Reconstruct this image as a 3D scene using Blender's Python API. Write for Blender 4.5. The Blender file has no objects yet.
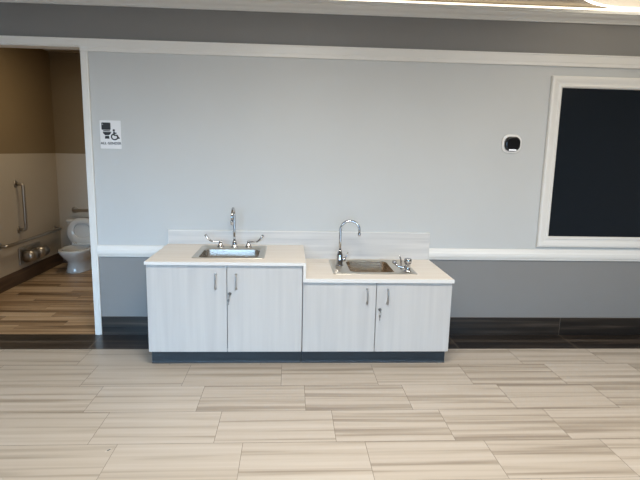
import bpy, bmesh, math, random
from mathutils import Vector, Matrix
random.seed(7)
S = bpy.context.scene
C = S.collection
PI = math.pi

# ------------------------------------------------------------------ materials
def srgb(r, g, b):
    def f(c):
        c /= 255.0
        return c/12.92 if c <= 0.04045 else ((c+0.055)/1.055)**2.4
    return (f(r), f(g), f(b), 1.0)

def mat(name, col=(0.8, 0.8, 0.8, 1), rough=0.5, metal=0.0, spec=0.5, coat=0.0):
    m = bpy.data.materials.new(name); m.use_nodes = True
    b = m.node_tree.nodes['Principled BSDF']
    b.inputs['Base Color'].default_value = col
    b.inputs['Roughness'].default_value = rough
    b.inputs['Metallic'].default_value = metal
    b.inputs['Specular IOR Level'].default_value = spec
    b.inputs['Coat Weight'].default_value = coat
    return m

def nodes(m):
    nt = m.node_tree
    return nt, nt.nodes, nt.links, nt.nodes['Principled BSDF']

def painted(name, col, rough=0.55, amount=0.04, bump=0.02, scale=160):
    """wall paint: faint mottling and a roller-stipple bump"""
    m = mat(name, col, rough); nt, N, L, b = nodes(m)
    tc = N.new('ShaderNodeTexCoord')
    n1 = N.new('ShaderNodeTexNoise'); n1.inputs['Scale'].default_value = 1.7; n1.inputs['Detail'].default_value = 3
    L.new(tc.outputs['Object'], n1.inputs['Vector'])
    mr = N.new('ShaderNodeMapRange'); mr.inputs['To Min'].default_value = 1-amount; mr.inputs['To Max'].default_value = 1+amount
    L.new(n1.outputs['Fac'], mr.inputs['Value'])
    mx = N.new('ShaderNodeVectorMath'); mx.operation = 'SCALE'; mx.inputs[0].default_value = col[:3]
    L.new(mr.outputs['Result'], mx.inputs['Scale']); L.new(mx.outputs['Vector'], b.inputs['Base Color'])
    n2 = N.new('ShaderNodeTexNoise'); n2.inputs['Scale'].default_value = scale
    L.new(tc.outputs['Object'], n2.inputs['Vector'])
    bp = N.new('ShaderNodeBump'); bp.inputs['Strength'].default_value = bump; bp.inputs['Distance'].default_value = 0.002
    L.new(n2.outputs['Fac'], bp.inputs['Height']); L.new(bp.outputs['Normal'], b.inputs['Normal'])
    return m

def streaked(name, stops, scale, rough=0.4, attr=None, detail=5.0, shift=0.0, rvar=0.0, spec=0.5, dist=0.4):
    """streaks along one axis: anisotropic noise through a colour ramp; attr = per-piece random value"""
    m = mat(name, stops[0][1], rough, spec=spec); nt, N, L, b = nodes(m)
    tc = N.new('ShaderNodeTexCoord')
    vec = tc.outputs['Object']
    if attr:
        at = N.new('ShaderNodeAttribute'); at.attribute_name = attr
        sc = N.new('ShaderNodeVectorMath'); sc.operation = 'SCALE'; sc.inputs['Scale'].default_value = 37.0
        L.new(at.outputs['Vector'], sc.inputs[0])
        ad = N.new('ShaderNodeVectorMath'); ad.operation = 'ADD'
        L.new(vec, ad.inputs[0]); L.new(sc.outputs['Vector'], ad.inputs[1]); vec = ad.outputs['Vector']
    mp = N.new('ShaderNodeMapping'); mp.inputs['Scale'].default_value = scale
    L.new(vec, mp.inputs['Vector'])
    no = N.new('ShaderNodeTexNoise'); no.inputs['Scale'].default_value = 1.0
    no.inputs['Detail'].default_value = detail; no.inputs['Distortion'].default_value = dist
    L.new(mp.outputs['Vector'], no.inputs['Vector'])
    fac = no.outputs['Fac']
    if attr and shift:
        sx = N.new('ShaderNodeSeparateXYZ'); L.new(at.outputs['Vector'], sx.inputs[0])
        ma = N.new('ShaderNodeMath'); ma.operation = 'MULTIPLY_ADD'
        ma.inputs[1].default_value = shift; ma.inputs[2].default_value = -shift/2
        L.new(sx.outputs['Z'], ma.inputs[0])
        m2 = N.new('ShaderNodeMath'); m2.operation = 'ADD'
        L.new(fac, m2.inputs[0]); L.new(ma.outputs[0], m2.inputs[1]); fac = m2.outputs[0]
    cr = N.new('ShaderNodeValToRGB'); e = cr.color_ramp.elements
    e[0].position, e[0].color = stops[0]; e[1].position, e[1].color = stops[-1]
    for p, c in stops[1:-1]:
        k = e.new(p); k.color = c
    L.new(fac, cr.inputs['Fac']); L.new(cr.outputs['Color'], b.inputs['Base Color'])
    if rvar:
        mr = N.new('ShaderNodeMapRange'); mr.inputs['To Min'].default_value = rough-rvar; mr.inputs['To Max'].default_value = rough+rvar
        L.new(no.outputs['Fac'], mr.inputs['Value']); L.new(mr.outputs['Result'], b.inputs['Roughness'])
    return m

def brushed(name, col, rough=0.25, scale=(4, 300, 300)):
    m = mat(name, col, rough, 1.0); nt, N, L, b = nodes(m)
    tc = N.new('ShaderNodeTexCoord'); mp = N.new('ShaderNodeMapping'); mp.inputs['Scale'].default_value = scale
    no = N.new('ShaderNodeTexNoise'); no.inputs['Scale'].default_value = 1.0
    L.new(tc.outputs['Object'], mp.inputs['Vector']); L.new(mp.outputs['Vector'], no.inputs['Vector'])
    mr = N.new('ShaderNodeMapRange'); mr.inputs['To Min'].default_value = rough*0.7; mr.inputs['To Max'].default_value = rough*1.4
    L.new(no.outputs['Fac'], mr.inputs['Value']); L.new(mr.outputs['Result'], b.inputs['Roughness'])
    return m

def emit(name, col, strength):
    m = mat(name, (0.8, 0.8, 0.8, 1), 0.5); b = m.node_tree.nodes['Principled BSDF']
    b.inputs['Emission Color'].default_value = col; b.inputs['Emission Strength'].default_value = strength
    return m

M = {}
M['wall'] = painted('wall_paint', (0.575, 0.595, 0.60, 1), 0.5)
M['wall_dark'] = painted('wall_paint_grey', (0.240, 0.238, 0.235, 1), 0.5)
M['ceiling'] = painted('ceiling_paint', (0.50, 0.44, 0.37, 1), 0.7)
M['side_wall'] = painted('side_wall_paint', (0.27, 0.255, 0.235, 1), 0.6)
M['white'] = painted('white_trim_paint', (0.79, 0.79, 0.77, 1), 0.35, 0.015, 0.005)
M['tile'] = streaked('stone_look_tile', [(0.27, (0.31, 0.26, 0.21, 1)), (0.39, (0.41, 0.355, 0.29, 1)), (0.48, (0.51, 0.45, 0.38, 1)), (0.70, (0.575, 0.52, 0.455, 1))],
                     (0.55, 21, 1), 0.36, 'piece', 6.0, 0.10, 0.06)
M['chip'] = mat('bare_tile_chip', (0.60, 0.56, 0.50, 1), 0.8)
M['grout'] = mat('floor_grout', (0.30, 0.26, 0.215, 1), 0.8)
M['dark_tile'] = streaked('dark_tile', [(0.30, (0.010, 0.0085, 0.008, 1)), (0.50, (0.020, 0.016, 0.013, 1)), (0.60, (0.040, 0.030, 0.023, 1)), (0.70, (0.085, 0.065, 0.049, 1))],
                          (0.8, 24, 24), 0.3, 'piece', 4.0, 0.06, 0.06)
M['dark_grout'] = mat('dark_grout', (0.22, 0.185, 0.15, 1), 0.8)
M['plank'] = streaked('wood_plank_floor', [(0.28, (0.17, 0.105, 0.055, 1)), (0.42, (0.33, 0.215, 0.120, 1)), (0.56, (0.50, 0.345, 0.205, 1)), (0.75, (0.60, 0.45, 0.30, 1))],
                      (0.8, 20, 1), 0.4, 'piece', 5.0, 0.30)
M['plank_base'] = streaked('wood_look_base', [(0.3, (0.05, 0.03, 0.018, 1)), (0.7, (0.14, 0.085, 0.05, 1))], (1.2, 1.2, 22), 0.45)
M['laminate'] = streaked('pale_laminate', [(0.28, (0.475, 0.472, 0.468, 1)), (0.5, (0.515, 0.510, 0.502, 1)), (0.72, (0.550, 0.543, 0.530, 1))],
                         (26, 26, 1.1), 0.42, None, 6.0, dist=0.2)
M['laminate_h'] = streaked('pale_laminate_across', [(0.30, (0.53, 0.53, 0.53, 1)), (0.5, (0.62, 0.615, 0.605, 1)), (0.7, (0.69, 0.68, 0.665, 1))],
                           (1.4, 30, 30), 0.4, None, 6.0)
M['counter'] = streaked('cream_laminate', [(0.30, (0.84, 0.775, 0.69, 1)), (0.5, (0.88, 0.82, 0.745, 1)), (0.7, (0.91, 0.86, 0.79, 1))],
                        (1.4, 30, 30), 0.4, None, 6.0)
M['edge'] = mat('white_edge_band', (0.72, 0.715, 0.70, 1), 0.35)
M['gap'] = mat('shadow_gap_edge', (0.10, 0.11, 0.12, 1), 0.6)
M['kick'] = painted('blue_grey_vinyl_base', (0.021, 0.029, 0.036, 1), 0.5, 0.06)
M['chrome'] = mat('chrome', (0.52, 0.525, 0.54, 1), 0.08, 1.0)
M['steel'] = brushed('stainless_steel', (0.66, 0.625, 0.56, 1), 0.36)
M['steel_basin'] = brushed('stainless_basin', (0.66, 0.62, 0.57, 1), 0.22)
M['steel_dark'] = brushed('satin_nickel', (0.42, 0.42, 0.42, 1), 0.32)
M['steel_warm_reflect'] = brushed('stainless_basin_warm_reflect', (0.58, 0.50, 0.41, 1), 0.24)  # same basin steel, tinted brown to put a warm reflection into the colour
M['key_metal'] = mat('key_metal', (0.22, 0.21, 0.20, 1), 0.35, 1.0)
M['bar'] = brushed('stainless_grab_bar', (0.42, 0.38, 0.33, 1), 0.32, (80, 80, 80))
M['black'] = mat('black_plastic', (0.012, 0.012, 0.013, 1), 0.45)
M['black_gloss'] = mat('black_gloss', (0.010, 0.010, 0.011, 1), 0.12)
M['screen'] = mat('dark_screen', (0.0105, 0.0145, 0.020, 1), 0.16, spec=0.35)
M['sign'] = mat('sign_plastic', (0.84, 0.85, 0.87, 1), 0.4)
M['plastic'] = mat('white_plastic', (0.90, 0.895, 0.88, 1), 0.3)
M['lcd'] = emit('lcd_strip', (0.85, 0.9, 1, 1), 0.55)
M['porcelain'] = mat('porcelain', (0.66, 0.635, 0.59, 1), 0.12, coat=0.4)
M['paper'] = mat('paper_roll', (0.82, 0.80, 0.76, 1), 0.9)
M['bath_tan'] = painted('bathroom_tan_paint', (0.230, 0.165, 0.088, 1), 0.6)
M['bath_cream'] = painted('bathroom_cream_panel', (0.50, 0.435, 0.345, 1), 0.4)
M['led'] = emit('led_strip_light', (1.0, 0.86, 0.62, 1), 2.0)
M['ring'] = emit('led_ring_light', (1.0, 0.90, 0.74, 1), 3.6)
M['diffuser'] = emit('ceiling_light_diffuser', (1.0, 0.80, 0.52, 1), 0.55)
M['frame_alu'] = mat('window_aluminium', (0.25, 0.25, 0.26, 1), 0.4, 0.8)
g = mat('window_glass', (1, 1, 1, 1), 0.0); g.node_tree.nodes['Principled BSDF'].inputs['Transmission Weight'].default_value = 1.0
g.node_tree.nodes['Principled BSDF'].inputs['IOR'].default_value = 1.02
M['glass'] = g

# ------------------------------------------------------------------ mesh helpers
def add_box(bm, x0, x1, y0, y1, z0, z1, mi=0, bevel=0.0, seg=2):
    vs = [bm.verts.new((x, y, z)) for x in (x0, x1) for y in (y0, y1) for z in (z0, z1)]
    idx = [(0, 1, 3, 2), (4, 6, 7, 5), (0, 4, 5, 1), (2, 3, 7, 6), (0, 2, 6, 4), (1, 5, 7, 3)]
    fs = [bm.faces.new([vs[i] for i in q]) for q in idx]
    for f in fs: f.material_index = mi
    if bevel:
        es = set(e for f in fs for e in f.edges)
        r = bmesh.ops.bevel(bm, geom=list(es), offset=bevel, segments=seg, profile=0.5, affect='EDGES')
        for f in r['faces']: f.material_index = mi
    return fs

def add_tube(bm, pts, rad, n=14, mi=0, cap=True):
    """tube swept along pts; rad is a number or a list"""
    pts = [Vector(p) for p in pts]
    if not isinstance(rad, (list, tuple)): rad = [rad]*len(pts)
    rings = []; up = None
    for i, p in enumerate(pts):
        t = (pts[min(i+1, len(pts)-1)] - pts[max(i-1, 0)]).normalized()
        if up is None:
            up = Vector((0, 0, 1)) if abs(t.z) < 0.9 else Vector((1, 0, 0))
        up = (up - t*up.dot(t)).normalized()
        sd = t.cross(up)
        rings.append([bm.verts.new(p + (up*math.cos(2*PI*k/n) + sd*math.sin(2*PI*k/n))*rad[i]) for k in range(n)])
    for a, b in zip(rings, rings[1:]):
        for k in range(n):
            f = bm.faces.new((a[k], a[(k+1) % n], b[(k+1) % n], b[k])); f.material_index = mi; f.smooth = True
    if cap:
        for r in (rings[0], rings[-1]):
            f = bm.faces.new(r); f.material_index = mi
    return rings

def add_lathe(bm, prof, at=(0, 0, 0), n=24, mi=0, axis='Z'):
    """prof = [(radius, height)...] turned about an axis through `at`"""
    at = Vector(at); rings = []
    for r, h in prof:
        ring = []
        for k in range(n):
            a = 2*PI*k/n; u, v = r*math.cos(a), r*math.sin(a)
            o = {'Z': (u, v, h), 'Y': (u, h, v), 'X': (h, u, v)}[axis]
            ring.append(bm.verts.new(at + Vector(o)))
        rings.append(ring)
    for a, b in zip(rings, rings[1:]):
        for k in range(n):
            f = bm.faces.new((a[k], a[(k+1) % n], b[(k+1) % n], b[k])); f.smooth = True; f.material_index = mi
    for r in (rings[0], rings[-1]):
        f = bm.faces.new(r); f.material_index = mi

def add_sweep_x(bm, prof, x0, x1, mi=0, smooth=False):
    """closed (y, z) outline extruded along x"""
    a = [bm.verts.new((x0, y, z)) for y, z in prof]; b = [bm.verts.new((x1, y, z)) for y, z in prof]
    n = len(prof)
    for k in range(n):
        f = bm.faces.new((a[k], a[(k+1) % n], b[(k+1) % n], b[k])); f.material_index = mi; f.smooth = smooth
    f = bm.faces.new(a[::-1]); f.material_index = mi
    f = bm.faces.new(b); f.material_index = mi

def add_prism(bm, poly, y0, y1, mi=0):
    """(x, z) outline given depth from y0 to y1"""
    a = [bm.verts.new((x, y0, z)) for x, z in poly]; b = [bm.verts.new((x, y1, z)) for x, z in poly]
    n = len(poly)
    for k in range(n):
        f = bm.faces.new((a[k], a[(k+1) % n], b[(k+1) % n], b[k])); f.material_index = mi
    bm.faces.new(a).material_index = mi; bm.faces.new(b[::-1]).material_index = mi

def rrect(cx, cz, w, h, r, seg=6):
    out = []
    for sx, sz, a0 in ((1, 1, 0), (-1, 1, PI/2), (-1, -1, PI), (1, -1, 3*PI/2)):
        for k in range(seg+1):
            a = a0 + PI/2*k/seg
            out.append((cx + sx*(w/2-r) + r*math.cos(a), cz + sz*(h/2-r) + r*math.sin(a)))
    return out

def loft(bm, loops, mi=0, smooth=True, cap0=True, cap1=True):
    rs = [[bm.verts.new(p) for p in lp] for lp in loops]; n = len(rs[0])
    for a, b in zip(rs, rs[1:]):
        for k in range(n):
            f = bm.faces.new((a[k], a[(k+1) % n], b[(k+1) % n], b[k])); f.smooth = smooth; f.material_index = mi
    if cap0: bm.faces.new(rs[0][::-1]).material_index = mi
    if cap1: bm.faces.new(rs[-1]).material_index = mi
    return rs

def arc(cx, cz, r, a0, a1, n=12):
    return [(cx + r*math.cos(a0+(a1-a0)*k/n), cz + r*math.sin(a0+(a1-a0)*k/n)) for k in range(n+1)]

def obj(name, bm, mats, parent=None, base=None, label=None):
    """link a bmesh as one object; base = world point its origin sits at (parent roots are unrotated)"""
    bmesh.ops.recalc_face_normals(bm, faces=bm.faces[:])
    me = bpy.data.meshes.new(name); bm.to_mesh(me); bm.free()
    for m in (mats if isinstance(mats, (list, tuple)) else [mats]): me.materials.append(m)
    o = bpy.data.objects.new(name, me); C.objects.link(o)
    off = Vector((0, 0, 0))
    if parent is not None:
        o.parent = parent
        q = parent
        while q is not None: off += q.location; q = q.parent
        me.transform(Matrix.Translation(-off))
    elif base is not None:
        me.transform(Matrix.Translation(-Vector(base))); o.location = base
    if label: o['label'] = label
    return o

def tag(o, label, cat, group=None):
    o['label'] = label; o['category'] = cat
    if group: o['group'] = group
    return o

def thing(name, loc, label, cat, group=None):
    o = bpy.data.objects.new(name, None); C.objects.link(o); o.location = loc; o.empty_display_size = 0.1
    return tag(o, label, cat, group)

def struct(name, bm, mats, label=None):
    o = obj(name, bm, mats); o['kind'] = 'structure'
    if label: o['label'] = label
    return o

def pieces(bm):
    """random per-face value used by the tile materials"""
    lay = bm.loops.layers.float_color.new('piece')
    return lay

def tile_quad(bm, lay, x0, x1, y0, y1, z, mi=0):
    c = (random.random(), random.random(), random.random(), 1)
    f = bm.faces.new([bm.verts.new(p) for p in ((x0, y0, z), (x1, y0, z), (x1, y1, z), (x0, y1, z))])
    f.material_index = mi
    for l in f.loops: l[lay] = c

B = bmesh.new
# ------------------------------------------------------------------ the room
XL, XR, YB, ZC = -3.0, 6.4, -8.4, 2.50
TW, TH, G = 0.6062, 0.3165, 0.0014

# pale plank-look stone tiles in a stepped bond
bm = B(); lay = pieces(bm)
add_box(bm, XL, XR, YB, 0.0, -0.06, -0.0015, 1)
y = -0.306; r = -1
while y > YB:
    y1 = -0.587 if r == -1 else y - TH
    y1 = max(y1, YB)
    x = 0.1763 + r*0.1435 - TW*12
    while x < XR:
        a, b_ = max(x, XL), min(x+TW, XR)
        if b_ - a > 0.01:
            tile_quad(bm, lay, a+G, b_-G, y1+G, y-G, 0.0)
        x += TW
    y = y1; r += 1
# chipped tile corner
add_prism_pts = [(0.566, -1.600), (0.584, -1.568), (0.592, -1.572), (0.574, -1.606)]
f = bm.faces.new([bm.verts.new((x_, y_, 0.0006)) for x_, y_ in add_prism_pts]); f.material_index = 2
f = bm.faces.new([bm.verts.new((x_, y_, 0.0012)) for x_, y_ in [(0.574, -1.592), (0.584, -1.576), (0.590, -1.580), (0.580, -1.596)]]); f.material_index = 3
struct('floor', bm, [M['tile'], M['grout'], M['chip'], M['gap']], 'pale stone-look tile floor')

# dark border along the wall
bm = B(); lay = pieces(bm)
add_box(bm, XL, XR, -0.306, 0.0, -0.001, 0.0008, 1)
for (ya, yb) in ((-0.147, -0.0005), (-0.306, -0.153)):
    xs = [XL, -1.212, 0.003, 1.21, 2.70, 3.617, 4.83, 6.03, XR]
    for a, b_ in zip(xs, xs[1:]):
        tile_quad(bm, lay, a+0.0028, b_-0.0028, ya, yb, 0.0011)
struct('trim_1', bm, [M['dark_tile'], M['dark_grout']], 'dark tile border strip in the floor')

DX0, DX1, ZH, ZD = -1.06, -0.049, 2.0857, 2.118
bm = B()
def wall_piece(x0, x1, bands):
    for z0, z1, mi in bands: add_box(bm, x0, x1, 0.0, 0.10, z0, z1, mi)
full = [(0.0, 0.66, 1), (0.66, 2.13, 0), (2.13, ZC, 1)]
wall_piece(DX1, XR, full); wall_piece(XL, DX0, full); wall_piece(DX0, DX1, [(ZD, 2.13, 0), (2.13, ZC, 1)])
struct('wall_back', bm, [M['wall'], M['wall_dark']], 'pale grey painted wall with darker grey bands')

bm = B(); add_box(bm, XL, XR, YB, 0.0, ZC, ZC+0.08); struct('ceiling', bm, M['ceiling'])
bm = B(); add_box(bm, XL-0.12, XL, YB, 0.12, 0, ZC); struct('wall_left', bm, M['side_wall'])
bm = B(); add_box(bm, XR, XR+0.12, YB, 0.12, 0, ZC); struct('wall_right', bm, M['side_wall'])
# wall behind the camera with three large windows
WZ0, WZ1 = 0.35, 2.1
wins = [(-2.2, 0.2), (0.6, 3.0), (3.4, 5.8)]
bm = B()
add_box(bm, XL, XR, YB-0.15, YB, 0, WZ0); add_box(bm, XL, XR, YB-0.15, YB, WZ1, ZC)
xs = [XL] + [v for w in wins for v in w] + [XR]
for a, b_ in zip(xs[0::2], xs[1::2]): add_box(bm, a, b_, YB-0.15, YB, WZ0, WZ1)
struct('wall_front', bm, M['side_wall'])
for i, (a, b_) in enumerate(wins):
    bm = B()
    for q in ((a, a+0.05, WZ0, WZ1), (b_-0.05, b_, WZ0, WZ1), (a+0.05, b_-0.05, WZ0, WZ0+0.05), (a+0.05, b_-0.05, WZ1-0.05, WZ1), ((a+b_)/2-0.025, (a+b_)/2+0.025, WZ0+0.05, WZ1-0.05)):
        add_box(bm, q[0], q[1], YB-0.1, YB-0.05, q[2], q[3], 0)
    add_box(bm, a+0.05, b_-0.05, YB-0.079, YB-0.073, WZ0+0.05, WZ1-0.05, 1)
    struct('window_%d' % (i+1), bm, [M['frame_alu'], M['glass']])

# baseboards: dark tile with vertical joints
def baseboard(name, segs, joints):
    bm = B(); lay = pieces(bm)
    for x0, x1 in segs:
        add_box(bm, x0, x1, -0.009, -0.0005, 0.0015, 0.1445, 1)
        js = [x0] + [j for j in joints if x0 < j < x1] + [x1]
        for a, b_ in zip(js, js[1:]):
            n0 = len(bm.faces)
            fs = add_box(bm, a+0.0015, b_-0.0015, -0.0115, -0.0095, 0.0015, 0.1455, 0)
            c = (random.random(), random.random(), random.random(), 1)
            for f in fs:
                for l in f.loops: l[lay] = c
    return struct(name, bm, [M['dark_tile'], M['dark_grout']], 'dark tile baseboard')
baseboard('baseboard_back', [(0.0, 0.60), (2.44, XR), (XL, DX0-0.055)], [3.617, 4.83, 6.03])

# chair rail (profile: y out of the wall is negative)
rail = [(0, 0.6138), (-0.012, 0.6138), (-0.017, 0.619), (-0.018, 0.628), (-0.024, 0.635), (-0.027, 0.650), (-0.026, 0.668), (-0.020, 0.680), (-0.018, 0.690), (-0.013, 0.700), (-0.006, 0.7028), (0, 0.7028)]
bm = B(); add_sweep_x(bm, rail, 0.0, 0.5235); add_sweep_x(bm, rail, 2.5105, XR); add_sweep_x(bm, rail, XL, DX0-0.055)
struct('trim_2', bm, M['white'], 'white chair rail moulding')
# head trim across the whole wall, above door and wall
head = [(0, 2.0857), (-0.016, 2.0857), (-0.018, 2.089), (-0.018, 2.110), (-0.021, 2.114), (-0.022, 2.158), (-0.026, 2.163), (-0.026, 2.170), (0, 2.170)]
bm = B(); headd = [(0, 2.118), (-0.016, 2.118), (-0.021, 2.122)] + head[5:]
add_sweep_x(bm, head, XL, DX0-0.053); add_sweep_x(bm, headd, DX0-0.0525, -0.0515); add_sweep_x(bm, head, -0.0510, -0.0003); add_sweep_x(bm, head, 0.0003, XR)
struct('trim_3', bm, M['white'], 'white head trim running over the doorway and wall')
# crown moulding
crown = [(0, 2.3928), (-0.014, 2.3928), (-0.016, 2.402), (-0.024, 2.406), (-0.034, 2.416), (-0.052, 2.424), (-0.066, 2.434), (-0.070, 2.440), (-0.084, 2.444), (-0.086, 2.460), (-0.086, 2.466), (0, 2.466)]
bm = B(); add_sweep_x(bm, crown, XL, XR)
struct('trim_4', bm, M['white'], 'white crown moulding under the ceiling')
# door casing and lining
bm = B()
for x0, x1, s in ((-0.051, 0.0, 1), (DX0-0.052, DX0-0.001, -1)):
    add_box(bm, x0, x1, -0.016, -0.0003, 0.0015, ZH-0.0003, 0, 0.003)
    add_box(bm, x0+0.012, x1-0.012, -0.020, -0.0155, 0.0015, ZH-0.0003, 0, 0.002)
add_box(bm, -0.0500, -0.0485, -0.0003, 0.105, 0.0015, ZD, 0); add_box(bm, DX0-0.0006, DX0+0.0010, -0.0003, 0.105, 0.0015, ZD, 0)
add_box(bm, DX0, -0.0495, -0.014, 0.105, ZD-0.006, ZD-0.0005, 0)
struct('door_1', bm, M['white'], 'white cased doorway into the restroom')

# ------------------------------------------------------------------ the bathroom shell
BX0, BX1, BY0, BY1, BZT = -1.38, 0.55, 0.10, 2.55, 1.34
bm = B(); lay = pieces(bm)
add_box(bm, BX0, BX1, 0.0005, BY1, -0.06, -0.002, 1)
y = 0.001; r = 0
while y < BY1:
    y1 = min(y+0.108, BY1); x = -1.8 + [0, .47, .81, .25, .62][r % 5] - 0.6
    while x < BX1:
        a, b_ = max(x, BX0), min(x+1.2, BX1)
        if b_-a > 0.01: tile_quad(bm, lay, a+0.0008, b_-0.0008, y+0.0008, y1-0.0008, 0.0)
        x += 1.2
    y = y1; r += 1
struct('floor_bathroom', bm, [M['plank'], M['gap']], 'wood plank restroom floor')
bm = B(); add_box(bm, BX0-0.1, BX0, BY0, BY1+0.1, 0, BZT, 1); add_box(bm, BX0-0.1, BX0, BY0, BY1+0.1, BZT, ZC, 0)
struct('wall_bathroom_left', bm, [M['bath_tan'], M['bath_cream']])
bm = B(); add_box(bm, BX0, BX1, BY1, BY1+0.1, 0, BZT, 1); add_box(bm, BX0, BX1, BY1, BY1+0.1, BZT, ZC, 0)
struct('wall_bathroom_back', bm, [M['bath_tan'], M['bath_cream']])
bm = B(); add_box(bm, BX1, BX1+0.1, BY0, BY1+0.1, 0, BZT, 1); add_box(bm, BX1, BX1+0.1, BY0, BY1+0.1, BZT, ZC, 0)
struct('wall_bathroom_right', bm, [M['bath_tan'], M['bath_cream']])
bm = B(); add_box(bm, BX0, BX1, BY0, BY1, ZC, ZC+0.08); struct('ceiling_bathroom', bm, M['bath_cream'])
bm = B(); add_box(bm, BX0+0.0005, BX0+0.012, BY0, BY1-0.0005, 0.0005, 0.1455)
add_box(bm, BX0+0.012, BX1-0.0005, BY1-0.012, BY1-0.0005, 0.0005, 0.1455)
struct('baseboard_bathroom', bm, M['plank_base'])

# ------------------------------------------------------------------ cabinets
YF, YD = -0.6350, -0.6170      # door face, carcass face
def door_pull(x, z0, z1, parent):
    bm = B(); y = YF
    add_tube(bm, [(x, y, z0+0.008), (x, y-0.020, z0+0.008), (x, y-0.026, z0+0.011), (x, y-0.028, z0+0.018), (x, y-0.028, z1-0.018), (x, y-0.026, z1-0.011), (x, y-0.020, z1-0.008), (x, y, z1-0.008)], 0.0048, 10)
    for z in (z0+0.008, z1-0.008): add_lathe(bm, [(0.0075, 0), (0.0075, -0.003), (0.006, -0.004)], (x, y, z), 12, axis='Y')
    return obj('handle', bm, M['steel_dark'], parent, label='satin metal bar pull')
def door_lock(x, z, parent, dark):
    bm = B()
    add_lathe(bm, [(0.0115, 0), (0.0115, -0.004), (0.010, -0.006), (0.006, -0.0065), (0.006, -0.004)], (x, YF, z), 18, axis='Y')
    obj('lock', bm, M['key_metal'], parent, label='round metal cam lock')
    bm = B()                                   # key left in the lock, its bow and a second key hanging
    add_box(bm, x-0.0012, x+0.0012, YF-0.024, YF-0.004, z-0.004, z+0.004)
    add_prism(bm, rrect(x, z-0.001, 0.0035, 0.024, 0.0015, 3), YF-0.036, YF-0.022)
    pts = [(x+0.004*math.sin(t), YF-0.033, z-0.020+0.012*math.cos(t)) for t in [2*PI*k/14 for k in range(15)]]
    add_tube(bm, pts, 0.0012, 6)
    add_prism(bm, rrect(x-0.004, z-0.036, 0.013, 0.018, 0.005, 4), YF-0.034, YF-0.032)
    add_box(bm, x-0.0065, x-0.0015, YF-0.034, YF-0.032, z-0.066, z-0.044)
    obj('key', bm, M['key_metal'], parent, label='key left hanging in the lock')

def cabinet(x0, x1, xm, ztop, zdoor, hx, hz, lock, label, side_x1):
    root = thing('base_cabinet', ((x0+x1)/2, -0.3, 0), label, 'cabinet', 'sink base cabinets')
    zb = 0.1105
    bm = B(); t = 0.018
    add_box(bm, x0, x0+t, YD, -0.001, zb, ztop, 0, 0.001); add_box(bm, x1-t, x1, YD, -0.001, zb, ztop, 0, 0.001)
    add_box(bm, x0+t, x1-t, YD, -0.001, zb, zb+t, 0)
    add_box(bm, x0+t, x1-t, -0.012, -0.001, zb+t, ztop, 0)
    add_box(bm, x0+t, x1-t, YD, YD+t, ztop-0.05, ztop, 1)
    add_box(bm, xm-0.01, xm+0.01, YD, YD+t, zb+t, ztop-0.05, 1)
    obj('carcass', bm, [M['laminate'], M['gap']], root)
    doors = []
    for k, (a, b_) in enumerate(((x0+0.001, xm-0.0022), (xm+0.0022, x1-0.002))):
        bm = B(); add_box(bm, a, b_, YF, YD-0.0015, zb+0.001, zdoor, 0, 0.0012)
        d = obj('door', bm, M['laminate'], root); doors.append(d)
        door_pull(hx[k], hz[0], hz[1], d)
    door_lock(lock[0], lock[1], doors[1], lock[2])
    bm = B()
    prof = [(-0.5585, 0.001), (-0.5585, zb), (-0.540, zb), (-0.540, 0.001)]
    prof = [(-0.5640, 0.0015), (-0.5640, 0.004), (-0.5600, 0.010), (-0.5585, 0.018), (-0.5585, zb-0.0005), (-0.540, zb-0.0005), (-0.540, 0.0015)]
    k0 = x0-0.0015 if x0 < 1 else x0-0.0015; k1 = x1+0.001 if x1 > 2 else x1-0.0015
    add_sweep_x(bm, prof, k0, k1)
    if x0 < 1: add_box(bm, k0, k0+0.018, -0.5395, -0.014, 0.0015, zb-0.0005)
    if x1 > 2: add_box(bm, k1-0.018, k1, -0.5395, -0.014, 0.0015, zb-0.0005)
    obj('toe_kick', bm, M['kick'], root, label='dark blue-grey toe kick')
    return root
cabinet(0.5215, 1.5195, 1.0315, 0.6985, 0.6962, (0.960, 1.0905), (0.533, 0.645), (1.049, 0.507, False),
        'taller pale laminate base cabinet holding the sink with the wrist-blade faucet', 0)
cabinet(1.5225, 2.5105, 2.0055, 0.5905, 0.5882, (1.9445, 2.0795), (0.439, 0.551), (2.0330, 0.404, True),
        'lower pale laminate base cabinet holding the sink with the drinking bubbler', 0)

# ---- worktops: slab with a cut-out, laid round the sink
def slab(bm, x0, x1, y0, y1, z0, z1, hx0, hx1, hy0, hy1):
    """top face material 0, edges material 1; built as one ring of quads round the hole"""
    o = [(x0, y0), (x1, y0), (x1, y1), (x0, y1)]; h = [(hx0, hy0), (hx1, hy0), (hx1, hy1), (hx0, hy1)]
    e = 0.003
    ot = [(x0+e, y0+e), (x1-e, y0+e), (x1-e, y1), (x0+e, y1)]
    T = [bm.verts.new((x, y, z1)) for x, y in ot]; TE = [bm.verts.new((x, y, z1-e)) for x, y in o]
    U = [bm.verts.new((x, y, z0)) for x, y in o]
    HT = [bm.verts.new((x, y, z1)) for x, y in h]; HU = [bm.verts.new((x, y, z0)) for x, y in h]
    for k in range(4):
        j = (k+1) % 4
        bm.faces.new((T[k], T[j], HT[j], HT[k])).material_index = 0
        bm.faces.new((T[k], T[j], TE[j], TE[k])).material_index = 1
        bm.faces.new((TE[k], TE[j], U[j], U[k])).material_index = 1
        bm.faces.new((U[k], U[j], HU[j], HU[k])).material_index = 1
        bm.faces.new((HT[k], HT[j], HU[j], HU[k])).material_index = 0
ZL, ZR, YC = 0.7195, 0.6154, -0.6565
bm = B(); slab(bm, 0.5165, 1.5400, YC, -0.001, 0.6990, ZL, 0.805, 1.250, -0.527, -0.100)
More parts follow.
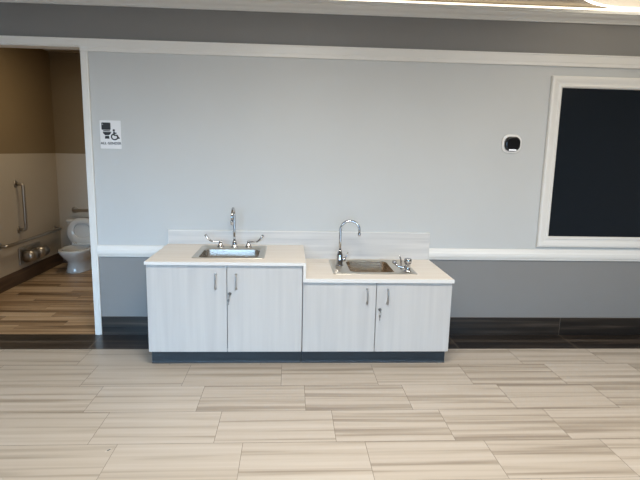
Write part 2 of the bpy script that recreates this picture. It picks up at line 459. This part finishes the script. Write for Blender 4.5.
add_box(bm, 1.5215, 1.5400, YC, -0.0215, ZR+0.0004, 0.6990, 1, 0.001)
tag(obj('countertop', bm, [M['counter'], M['edge']], base=(1.03, -0.33, 0.699)), 'taller cream countertop with the wrist-blade faucet and a dropped right end', 'countertop', 'sink countertops')
bm = B(); slab(bm, 1.5215, 2.5150, YC, -0.001, 0.5910, ZR, 1.745, 2.290, -0.510, -0.070)
tag(obj('countertop', bm, [M['counter'], M['edge']], base=(2.01, -0.33, 0.591)), 'lower cream countertop with the gooseneck faucet and drinking bubbler', 'countertop', 'sink countertops')
# ---- backsplash (one stepped panel with white top and end edging)
bm = B()
add_prism(bm, [(0.5265, ZL+0.0005), (1.5405, ZL+0.0005), (1.5405, ZR+0.0005), (2.507, ZR+0.0005), (2.507, 0.8205), (0.5265, 0.8205)], -0.0205, -0.0005, 0)
add_box(bm, 0.5235, 2.5100, -0.0235, -0.0003, 0.8200, 0.8260, 2, 0.001)
add_box(bm, 0.5235, 0.5265, -0.0225, -0.0003, ZL+0.0005, 0.8205, 1); add_box(bm, 2.507, 2.510, -0.0225, -0.0003, ZR+0.0005, 0.8205, 1)
tag(obj('backsplash', bm, [M['laminate_h'], M['edge'], M['white']], base=(1.5, -0.01, 0.72)), 'long pale laminate backsplash with white edging behind both sinks', 'backsplash')

# ------------------------------------------------------------------ sinks
def loop(x0, x1, y0, y1, z, r, seg=5):
    return [(x, y, z) for x, y in rrect((x0+x1)/2, (y0+y1)/2, x1-x0, y1-y0, r, seg)]
def sink(name, label, R, Bw, zt, depth, drain, draft=1.0, basin='steel_basin'):
    root = thing(name, ((R[0]+R[1])/2, (R[2]+R[3])/2, zt), label, 'sink', 'drop-in steel sinks')
    bm = B(); zr = zt+0.0005
    loft(bm, [loop(*R, zr, 0.022), loop(R[0]+.001, R[1]-.001, R[2]+.001, R[3]-.001, zr+0.003, 0.021), loop(R[0]+.010, R[1]-.010, R[2]+.010, R[3]-.010, zr+0.0042, 0.018),
              loop(R[0]+.013, R[1]-.013, R[2]+.013, R[3]-.013, zr+0.0025, 0.018), loop(*Bw, zr+0.0022, 0.045),
              loop(Bw[0]+.004, Bw[1]-.004, Bw[2]+.004, Bw[3]-.004, zr-0.004, 0.043)], cap0=False, cap1=False)
    obj('rim', bm, M['steel'], root)
    bm = B(); q = lambda d, z, r: loop(Bw[0]+d, Bw[1]-d, Bw[2]+d, Bw[3]-d, z, r)
    loft(bm, [q(.004, zr-0.0042, .043), q(.004+.004*draft, zr-depth*0.75, .043), q(.008+.006*draft, zr-depth*.92, .045), q(.030, zr-depth, .05), q(.09, zr-depth-0.003, .03)], cap0=False)
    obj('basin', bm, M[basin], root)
    bm = B(); add_lathe(bm, [(0.042, -0.001), (0.042, 0.003), (0.030, 0.003), (0.027, -0.0015), (0.010, -0.001), (0.006, 0.004), (0.002, 0.004)], (drain[0], drain[1], zr-depth-0.0018), 24)
    obj('drain', bm, M['chrome'], root, label='round chrome drain')
    return root
sink('kitchen_sink', 'shallow steel drop-in sink under the wrist-blade faucet in the taller countertop', (0.788, 1.266, -0.543, -0.084), (0.822, 1.225, -0.522, -0.207), ZL, 0.14, (1.02, -0.36), 1.6)
sink('kitchen_sink', 'steel drop-in sink with faucet and bubbler decks in the lower countertop', (1.729, 2.306, -0.527, -0.054), (1.850, 2.165, -0.470, -0.085), ZR, 0.115, (2.0, -0.28), 0.0, 'steel_warm_reflect')

# ---- faucet with two wrist-blade handles
zf = ZL + 0.0035
fx, fy = 1.030, -0.150
root = thing('faucet', (fx, fy, zf), 'chrome gooseneck faucet with two wrist-blade handles on the taller sink', 'faucet', 'sink faucets')
bm = B(); add_lathe(bm, [(0.027, 0), (0.027, 0.004), (0.022, 0.010), (0.017, 0.030), (0.0165, 0.040), (0.013, 0.046), (0.011, 0.050)], (fx, fy, zf), 24)
obj('base', bm, M['chrome'], root)
bm = B()
top = 0.292; rr = 0.058
pts = [(fx, fy, zf+0.045), (fx, fy, zf+0.12), (fx, fy, zf+top-rr)]
for k in range(1, 15):
    a = PI*k/14
    pts.append((fx-0.004*k/14, fy-rr+rr*math.cos(a), zf+top-rr+rr*math.sin(a)))
pts.append((fx-0.004, fy-2*rr, zf+top-rr-0.03))
add_tube(bm, pts, 0.0088, 16)
obj('spout', bm, M['chrome'], root)
bm = B(); add_lathe(bm, [(0.0105, 0), (0.0115, 0.003), (0.0115, 0.016), (0.0125, 0.018), (0.0125, 0.024), (0.010, 0.027)], (fx-0.004, fy-2*rr, zf+top-rr-0.052), 18)
obj('aerator', bm, M['chrome'], root)
for s in (-1, 1):
    hx = fx + s*0.1016
    bm = B(); add_lathe(bm, [(0.026, 0), (0.026, 0.003), (0.024, 0.006), (0.0195, 0.016), (0.014, 0.027), (0.0115, 0.034), (0.0115, 0.044), (0.008, 0.048)], (hx, fy, zf), 22)
    hd = obj('handle', bm, M['chrome'], root)
    bm = B()                                        # flat blade that flares and curls up at its end
    e = 0.112
    secs = []
    for k in range(17):
        t = k/16; dx = e*t; 
        z = zf+0.040 + 0.006*t + (0.048*max(0, (t-0.55)/0.45)**1.6)
        w = 0.007 + 0.010*min(1, max(0, (t-0.2)/0.6)); th = 0.0055 + 0.0075*max(0, t-0.4)
        if t > 0.9: w *= (1-((t-0.9)/0.1)**2*0.45)
        ang = math.atan2(0.048*1.6/0.45*max(0, (t-0.55)/0.45)**0.6, e) if t > 0.55 else 0.05
        c = Vector((hx+s*(dx-0.004), fy-0.012*t, z))
        nrm = Vector((-s*math.sin(ang), 0, math.cos(ang)))
        secs.append([c + Vector((0, w*math.cos(q), 0)) + nrm*(th*math.sin(q)) for q in [2*PI*j/12 for j in range(12)]])
    loft(bm, secs)
    obj('blade', bm, M['chrome'], hd)

# ---- single-lever gooseneck faucet on the left deck of the lower sink
zf = ZR + 0.0036
gx, gy = 1.794, -0.265
root = thing('faucet', (gx, gy, zf), 'chrome high-arc single-lever faucet standing left of the lower sink basin', 'faucet', 'sink faucets')
bm = B(); add_lathe(bm, [(0.028, 0), (0.028, 0.005), (0.024, 0.010), (0.0225, 0.070), (0.0215, 0.078), (0.018, 0.090), (0.0135, 0.105), (0.0125, 0.112), (0.010, 0.114)], (gx, gy, zf), 26)
obj('body', bm, M['chrome'], root)
rr = 0.067; zt = zf+0.325-rr
pts = [(gx, gy, zf+0.108), (gx, gy, zf+0.18), (gx, gy, zt)]
for k in range(1, 17):
    a = PI*k/16
    pts.append((gx+rr-rr*math.cos(a), gy-0.010*k/16, zt+rr*math.sin(a)))
pts.append((gx+2*rr, gy-0.010, zt-0.020))
bm = B(); add_tube(bm, pts, 0.0088, 16); obj('spout', bm, M['chrome'], root)
bm = B(); add_lathe(bm, [(0.0095, 0), (0.011, 0.002), (0.011, 0.018), (0.009, 0.022)], (gx+2*rr, gy-0.010, zt-0.040), 18); obj('aerator', bm, M['chrome'], root)
bm = B()
add_lathe(bm, [(0.014, 0.020), (0.0155, 0.026), (0.0155, 0.036), (0.010, 0.041)], (gx, gy, zf+0.045), 18, axis='X')
add_tube(bm, [(gx+0.033, gy, zf+0.048), (gx+0.043, gy-0.004, zf+0.062), (gx+0.058, gy-0.008, zf+0.098)], [0.006, 0.005, 0.0042], 10)
obj('lever', bm, M['chrome'], root)

# ---- drinking bubbler on the right deck
bx, by = 2.250, -0.440
root = thing('drinking_bubbler', (bx, by, zf), 'small chrome drinking bubbler on the right deck of the lower sink', 'bubbler')
bm = B(); add_lathe(bm, [(0.027, 0), (0.027, 0.005), (0.021, 0.010), (0.019, 0.012), (0.019, 0.052), (0.023, 0.055), (0.023, 0.060)], (bx, by, zf), 24); obj('body', bm, M['chrome'], root)
bm = B(); add_lathe(bm, [(0.023, 0.0), (0.026, 0.003), (0.026, 0.026), (0.022, 0.031), (0.010, 0.033)], (bx, by, zf+0.061), 24)
obj('push_button', bm, M['chrome'], root, label='squat metal push button cap')
bm = B()
add_tube(bm, [(bx-0.015, by, zf+0.030), (bx-0.040, by+0.004, zf+0.028), (bx-0.068, by+0.008, zf+0.036), (bx-0.090, by+0.012, zf+0.056)], [0.009, 0.008, 0.008, 0.008], 14)
add_lathe(bm, [(0.010, 0), (0.014, 0.006), (0.015, 0.018), (0.012, 0.020), (0.009, 0.012)], (bx-0.092, by+0.012, zf+0.052), 18)
obj('spout', bm, M['chrome'], root)
bm = B(); add_tube(bm, [(bx-0.030, by+0.075, zf), (bx-0.030, by+0.075, zf+0.055), (bx-0.040, by+0.072, zf+0.085), (bx-0.046, by+0.070, zf+0.098)], [0.007, 0.006, 0.005, 0.004], 12)
obj('mouth_guard', bm, M['chrome'], root)

# ------------------------------------------------------------------ wall sign
sx0, sx1, sz0, sz1 = 0.056, 0.205, 1.414, 1.615
root = thing('restroom_sign', ((sx0+sx1)/2, 0, (sz0+sz1)/2), 'white ALL GENDER restroom sign on the wall beside the doorway', 'sign')
bm = B(); add_prism(bm, rrect((sx0+sx1)/2, (sz0+sz1)/2, sx1-sx0, sz1-sz0, 0.006, 4), -0.0035, -0.0004)
obj('plate', bm, M['sign'], root)
W, H = sx1-sx0, sz1-sz0
P = lambda u, v: (sx0+u*W, sz1-v*H)       # sign coordinates, v downwards
yf0, yf1 = -0.0048, -0.0034
bm = B()
def poly(pts, mi=0): add_prism(bm, [P(*p) for p in pts], yf0, yf1, mi)
c = P(0.295, 0.205); add_prism(bm, rrect(c[0], c[1], 0.43*W, 0.255*H, 0.006, 4), yf0, yf1)
poly([(0.17, 0.350), (0.47, 0.350), (0.50, 0.385), (0.14, 0.385)])
poly([(0.12, 0.405), (0.54, 0.405), (0.49, 0.475), (0.42, 0.52), (0.24, 0.52), (0.17, 0.475)])
poly([(0.24, 0.545), (0.42, 0.545), (0.44, 0.645), (0.22, 0.645)])
c = P(0.135, 0.14); add_prism(bm, rrect(c[0], c[1], 0.05*W, 0.02*H, 0.001, 2), -0.0052, -0.0047, 1)
obj('toilet_symbol', bm, [M['black'], M['sign']], root, label='black toilet symbol')
bm = B()
hc = P(0.66, 0.345); add_prism(bm, arc(hc[0], hc[1], 0.0078, 0, 2*PI-0.4, 12), yf0, yf1)
def stroke(pts, w): 
    pts = [Vector((*P(*p), 0)) for p in pts]
    L_, R_ = [], []
    for i, p in enumerate(pts):
        t = (pts[min(i+1, len(pts)-1)]-pts[max(i-1, 0)]).normalized(); n = Vector((-t.y, t.x, 0))*w/2
        L_.append((p.x+n.x, p.y+n.y)); R_.append((p.x-n.x, p.y-n.y))
    for k in range(len(pts)-1):
        add_prism(bm, [L_[k], L_[k+1], R_[k+1], R_[k]], yf0, yf1)
stroke([(0.66, 0.39), (0.67, 0.52), (0.80, 0.52), (0.87, 0.625), (0.92, 0.61)], 0.0115)
stroke([(0.665, 0.445), (0.78, 0.445)], 0.0085)
stroke([(0.685+0.150*math.cos(a), 0.575+0.100*math.sin(a)) for a in [0.25+k*0.28 for k in range(16)]], 0.0085)
obj('wheelchair_symbol', bm, M['black'], root, label='black wheelchair symbol')
cu = bpy.data.curves.new('lettering', 'FONT'); cu.body = 'ALL GENDER'; cu.align_x = 'CENTER'; cu.size = 0.0235; cu.extrude = 0.0006; cu.offset = 0.0006
cu.space_character = 1.08
tmp = bpy.data.objects.new('lettering_curve', cu); C.objects.link(tmp)
me = bpy.data.meshes.new_from_object(tmp.evaluated_get(bpy.context.evaluated_depsgraph_get()))
bpy.data.objects.remove(tmp); me.name = 'lettering'
cx, cz = P(0.5, 0.845)
me.transform(Matrix.Translation((cx, -0.0040, cz)) @ Matrix.Rotation(PI/2, 4, 'X'))
me.transform(Matrix.Translation(-root.location)); me.materials.clear(); me.materials.append(M['black'])
t = bpy.data.objects.new('lettering', me); C.objects.link(t); t.parent = root; t['label'] = 'raised black words ALL GENDER'
bm = B()                                   # braille line under the words
for k in range(9):
    for j in range(2):
        p = P(0.26+k*0.06, 0.90+j*0.025)
        add_lathe(bm, [(0.0011, 0), (0.0008, -0.0006), (0.0002, -0.0008)], (p[0], -0.0035, p[1]), 8, axis='Y')
obj('braille', bm, M['sign'], root)

# ------------------------------------------------------------------ thermostat
tx, tz = 3.100, 1.513
root = thing('wall_thermostat', (tx, 0, tz), 'white rounded-square thermostat with black face on the wall', 'thermostat')
bm = B()
def ry(w, h, r, y, dx=0): return [(x, y, z) for x, z in rrect(tx+dx, tz, w, h, r, 8)]
loft(bm, [ry(.146, .134, .050, 0.0), ry(.151, .139, .052, -0.003), ry(.151, .139, .052, -0.009), ry(.147, .135, .051, -0.013), ry(.132, .121, .046, -0.0145)])
obj('housing', bm, M['plastic'], root)
bm = B(); loft(bm, [ry(.118, .108, .043, -0.0147), ry(.117, .107, .043, -0.026), ry(.112, .104, .042, -0.034), ry(.106, .100, .040, -0.0365), ry(.09, .086, .034, -0.037)])
obj('face', bm, M['black_gloss'], root, label='glossy black face')
bm = B(); add_prism(bm, rrect(tx-0.001, tz-0.0455, 0.056, 0.0095, 0.002, 3), -0.0382, -0.0350)
obj('display', bm, M['lcd'], root, label='narrow white display strip')

# ------------------------------------------------------------------ framed dark panel
fx0, fx1, fz0, fz1 = 3.364, 5.20, 0.7249, 2.017
root = thing('wall_screen', ((fx0+fx1)/2, 0, (fz0+fz1)/2), 'large dark screen in a white moulded frame on the wall', 'screen')
bm = B()
prof = [(0, -0.0005), (0, -0.020), (0.006, -0.027), (0.018, -0.029), (0.036, -0.027), (0.050, -0.023), (0.060, -0.023), (0.068, -0.028), (0.078, -0.027), (0.0855, -0.016), (0.0855, -0.0005)]
loops_ = []
for d, y in prof:
    loops_.append([(fx0+d, y, fz0+d), (fx1-d, y, fz0+d), (fx1-d, y, fz1-d), (fx0+d, y, fz1-d)])
loft(bm, loops_, smooth=False, cap0=False, cap1=False)
obj('frame', bm, M['white'], root, label='white moulded picture-frame surround')
bm = B(); add_box(bm, fx0+.0858, fx1-.0858, -0.012, -0.0008, fz0+.0858, fz1-.0858)
obj('panel', bm, M['screen'], root, label='dark blue-black panel')

# ------------------------------------------------------------------ ceiling lights
lx, ly, lr = 3.83, -0.700, 0.605
root = thing('ceiling_light', (lx, ly, ZC), 'round ceiling light with glowing white ring and warm diffuser', 'ceiling light')
bm = B()
n = 96; R_ = 0.010; zc = 2.486
ringv = []
for k in range(n):
    a = 2*PI*k/n
    ringv.append([bm.verts.new((lx+(lr+R_*math.cos(q)-R_)*math.cos(a), ly+(lr+R_*math.cos(q)-R_)*math.sin(a), zc+R_*math.sin(q))) for q in [2*PI*j/12 for j in range(12)]])
for k in range(n):
    for j in range(12):
        f = bm.faces.new((ringv[k][j], ringv[(k+1) % n][j], ringv[(k+1) % n][(j+1) % 12], ringv[k][(j+1) % 12])); f.smooth = True
obj('glow_ring', bm, M['ring'], root, label='bright white glowing ring')
bm = B(); add_lathe(bm, [(lr-0.027, 0.0), (lr-0.027, 0.014), (0.01, 0.014)][::-1] + [(lr-0.03, -0.002), (0.01, -0.002)], (lx, ly, 2.484), 96)
obj('diffuser', bm, M['diffuser'], root, label='warm cream diffuser disc')
bm = B(); add_tube(bm, [(XL+0.05, -0.070, 2.4755), (XR-0.05, -0.070, 2.4755)], 0.0088, 10)
tag(obj('strip_light', bm, M['led'], base=(1.7, -0.07, 2.4755)), 'thin warm glowing strip light along the top of the crown moulding', 'strip light')

# ------------------------------------------------------------------ bathroom fittings
def flange(bm, p, d, r=0.038):
    d = Vector(d); p = Vector(p)
    add_tube(bm, [p, p+d*0.004, p+d*0.009, p+d*0.012], [r, r, r*0.9, 0.02], 18)
bxw = BX0+0.0005
root = thing('grab_bar', (BX0, 1.59, 0.8), 'vertical steel grab bar on the left wall of the restroom', 'grab bar', 'restroom grab bars')
o = 0.072; yb = 1.590
bm = B(); add_tube(bm, [(bxw+0.004, yb, 1.032), (bxw+o-.02, yb, 1.032), (bxw+o-.006, yb, 1.026), (bxw+o, yb, 1.012), (bxw+o, yb, 0.579), (bxw+o-.006, yb, 0.565), (bxw+o-.02, yb, 0.559), (bxw+0.004, yb, 0.559)], 0.017, 14)
obj('bar', bm, M['bar'], root)
for z in (1.032, 0.559):
    bm = B(); flange(bm, (bxw, yb, z), (1, 0, 0)); obj('flange', bm, M['bar'], root)
root = thing('grab_bar', (BX0, 1.85, 0.45), 'horizontal steel grab bar along the left wall of the restroom', 'grab bar', 'restroom grab bars')
bm = B(); ya, yb = 1.20, 2.40
add_tube(bm, [(bxw+0.004, ya, 0.452), (bxw+o-.02, ya, 0.452), (bxw+o-.006, ya+.006, 0.452), (bxw+o, ya+.02, 0.452), (bxw+o, yb-.02, 0.452), (bxw+o-.006, yb-.006, 0.452), (bxw+o-.02, yb, 0.452), (bxw+0.004, yb, 0.452)], 0.017, 14)
obj('bar', bm, M['bar'], root)
for y in (ya, yb):
    bm = B(); flange(bm, (bxw, y, 0.452), (1, 0, 0)); obj('flange', bm, M['bar'], root)
root = thing('grab_bar', (-0.7, BY1, 0.66), 'horizontal steel grab bar above the toilet on the far restroom wall', 'grab bar', 'restroom grab bars')
bm = B(); xa, xb = -1.190, -0.30; yw = BY1-0.0005
add_tube(bm, [(xa, yw-0.004, 0.662), (xa, yw-o+.02, 0.662), (xa+.006, yw-o+.006, 0.662), (xa+.02, yw-o, 0.662), (xb-.02, yw-o, 0.662), (xb-.006, yw-o+.006, 0.662), (xb, yw-o+.02, 0.662), (xb, yw-0.004, 0.662)], 0.017, 14)
obj('bar', bm, M['bar'], root)
for x in (xa, xb):
    bm = B(); flange(bm, (x, yw, 0.662), (0, -1, 0)); obj('flange', bm, M['bar'], root)

root = thing('toilet_paper_dispenser', (BX0, 1.76, 0.27), 'steel double toilet paper dispenser under the restroom grab bar', 'dispenser')
bm = B(); add_box(bm, bxw, bxw+0.020, 1.530, 1.985, 0.195, 0.372, 0, 0.006)
obj('back_plate', bm, M['bar'], root)
for yy in (1.645, 1.870):
    bm = B(); add_lathe(bm, [(0.018, -0.050), (0.046, -0.050), (0.046, 0.050), (0.018, 0.050)], (bxw+0.075, yy, 0.275), 24, axis='Y')
    obj('paper_roll', bm, M['paper'], root, label='toilet paper roll')
    bm = B()
    loops_ = []
    A0, A1 = -PI*0.30, PI*0.80
    for yo in (-0.075, 0.075):
        loops_.append([(bxw+0.075+0.062*math.cos(a), yy+yo, 0.275+0.062*math.sin(a)) for a in [A0+k*(A1-A0)/14 for k in range(15)]] + [(bxw+0.075+0.057*math.cos(a), yy+yo, 0.275+0.057*math.sin(a)) for a in [A1-k*(A1-A0)/14 for k in range(15)]])
    loft(bm, loops_)
    add_box(bm, bxw+0.02, bxw+0.075, yy-0.078, yy-0.072, 0.260, 0.290)
    add_tube(bm, [(bxw+0.072, yy-0.078, 0.275), (bxw+0.072, yy+0.078, 0.275)], 0.009, 10)
    for yo in (-0.077, 0.077): add_lathe(bm, [(0.01, -0.002), (0.060, -0.002), (0.060, 0.002), (0.01, 0.002)], (bxw+0.075, yy+yo, 0.275), 20, axis='Y')
    obj('roll_hood', bm, M['bar'], root)

# low toilet with seat and lid raised
tcx = -1.030
root = thing('toilet', (tcx, 2.2, 0), 'small white toilet with raised seat and lid in the restroom', 'toilet')
def egg(w, y0, y1, z, n=28):
    """rounded-front outline: front at y0 (towards the viewer), straighter back at y1"""
    out = []; L_ = y1-y0
    for k in range(n):
        a = 2*PI*k/n; s, c_ = math.sin(a), math.cos(a)
        yy = (y0+y1)/2 - L_/2*c_
        wid = w/2*(abs(s)**0.8)*(1 if s >= 0 else -1)
        out.append((tcx+wid*(1.0 if c_ > -0.2 else 1.05), yy, z))
    return out
def box_loop(w, y0, y1, z, r=0.04, n=6):
    return [(x, y, z) for x, y in rrect(tcx, (y0+y1)/2, w, y1-y0, r, n)]
bm = B()
loft(bm, [egg(.265, 1.985, 2.500, .0008), egg(.258, 1.990, 2.495, .020), egg(.225, 2.010, 2.48, .10), egg(.225, 1.985, 2.46, .135), egg(.29, 1.915, 2.44, .19), egg(.335, 1.875, 2.43, .235), egg(.345, 1.868, 2.43, .262), egg(.340, 1.872, 2.428, .272),
          egg(.25, 1.925, 2.33, .272), egg(.24, 1.932, 2.325, .255), egg(.21, 1.96, 2.29, .18), egg(.10, 2.05, 2.22, .13)])
obj('bowl', bm, M['porcelain'], root)
bm = B(); loft(bm, [box_loop(.34, 2.365, 2.53, .268), box_loop(.36, 2.358, 2.535, .30), box_loop(.385, 2.352, 2.537, .535)]); obj('tank', bm, M['porcelain'], root)
bm = B(); loft(bm, [box_loop(.395, 2.346, 2.54, .536), box_loop(.405, 2.341, 2.543, .545), box_loop(.405, 2.341, 2.543, .560), box_loop(.385, 2.352, 2.535, .570)]); obj('tank_lid', bm, M['porcelain'], root)
# raised ring seat and lid: outlines in (x, z), leaning on the tank
def oval(w, h, cz, y, lean=0.05, n=32, p=0.85):
    out = []
    for k in range(n):
        a = 2*PI*k/n; s, c_ = math.sin(a), math.cos(a)
        x = w/2*abs(c_)**p*(1 if c_ >= 0 else -1); z = cz + h/2*abs(s)**p*(1 if s >= 0 else -1)
        out.append((tcx+x, y+(z-0.28)*lean, z))
    return out
zs = 0.425
bm = B(); loft(bm, [oval(.345, .325, zs, 2.342, n=36), oval(.352, .332, zs, 2.336, n=36), oval(.345, .325, zs, 2.328, n=36)])
obj('lid', bm, M['porcelain'], root)
bm = B()
rs = [[bm.verts.new(p) for p in oval(w, h, z_, y, n=36)] for w, h, z_, y in ((.35, .315, zs-.002, 2.326), (.355, .318, zs-.002, 2.316), (.335, .302, zs-.002, 2.307), (.200, .175, zs+.018, 2.307), (.188, .163, zs+.018, 2.314), (.188, .163, zs+.018, 2.326))]
for a, b_ in zip(rs, rs[1:]+rs[:1]):
    for k in range(36): 
        f = bm.faces.new((a[k], a[(k+1) % 36], b_[(k+1) % 36], b_[k])); f.smooth = True
obj('seat', bm, M['porcelain'], root)
bm = B(); add_box(bm, tcx-.115, tcx+.115, 2.285, 2.335, .2725, .290, 0, .004)
for s in (-1, 1): add_box(bm, tcx+s*.085-.022, tcx+s*.085+.022, 2.270, 2.330, .288, .304, 0, .004)
obj('hinge', bm, M['porcelain'], root)

# ------------------------------------------------------------------ camera (solved from the photograph)
F, PITCH, YAW, ROLL = 517.75, 0.1689, 0.0594, 0.0212
cam = bpy.data.cameras.new('camera'); co = bpy.data.objects.new('camera', cam); C.objects.link(co); S.camera = co
cam.sensor_fit = 'HORIZONTAL'; cam.sensor_width = 36.0; cam.lens = F*36.0/640.0; cam.clip_start = 0.05
fw = Vector((math.sin(YAW)*math.cos(PITCH), math.cos(YAW)*math.cos(PITCH), -math.sin(PITCH)))
rt = Vector((math.cos(YAW), -math.sin(YAW), 0)); up = rt.cross(fw)
R2 = rt*math.cos(ROLL)+up*math.sin(ROLL); U2 = up*math.cos(ROLL)-rt*math.sin(ROLL)
mw = Matrix((R2, U2, -fw)).transposed().to_4x4(); mw.translation = (1.432, -3.9041, 1.4246)
co.matrix_world = mw

# ------------------------------------------------------------------ light
def area(name, loc, rot, sx, sy, power, col):
    l = bpy.data.lights.new(name, 'AREA'); l.shape = 'RECTANGLE'; l.size, l.size_y = sx, sy; l.energy = power; l.color = col
    o = bpy.data.objects.new(name, l); C.objects.link(o); o.location = loc; o.rotation_euler = rot
    return o
for i, (a, b_) in enumerate(wins):      # daylight entering by each window
    area('window_daylight', ((a+b_)/2, YB+0.02, (WZ0+WZ1)/2), (PI/2-0.32, 0, 0), b_-a, WZ1-WZ0, (54, 23, 16)[i], (0.40, 0.68, 1.0)).data.spread = 0.85
for x, p in ((-0.9, 17), (1.5, 60), (3.9, 55)):              # ceiling panels in front of the wall
    area('ceiling_lamp', (x, -2.4, ZC-0.03), (0, 0, 0), 0.9, 0.5, p, (1.0, 0.935, 0.835))
area('bathroom_lamp', (-0.4, 1.2, ZC-0.03), (0, 0, 0), 0.5, 0.5, 12, (1.0, 0.83, 0.58))

w = bpy.data.worlds.new('world'); S.world = w; w.use_nodes = True
bg = w.node_tree.nodes['Background']; bg.inputs['Color'].default_value = (0.62, 0.78, 1.0, 1); bg.inputs['Strength'].default_value = 1.0
vs = S.view_settings; vs.view_transform = 'Standard'; vs.look = 'None'; vs.exposure = 0.0; vs.gamma = 1.0; vs.use_curve_mapping = False
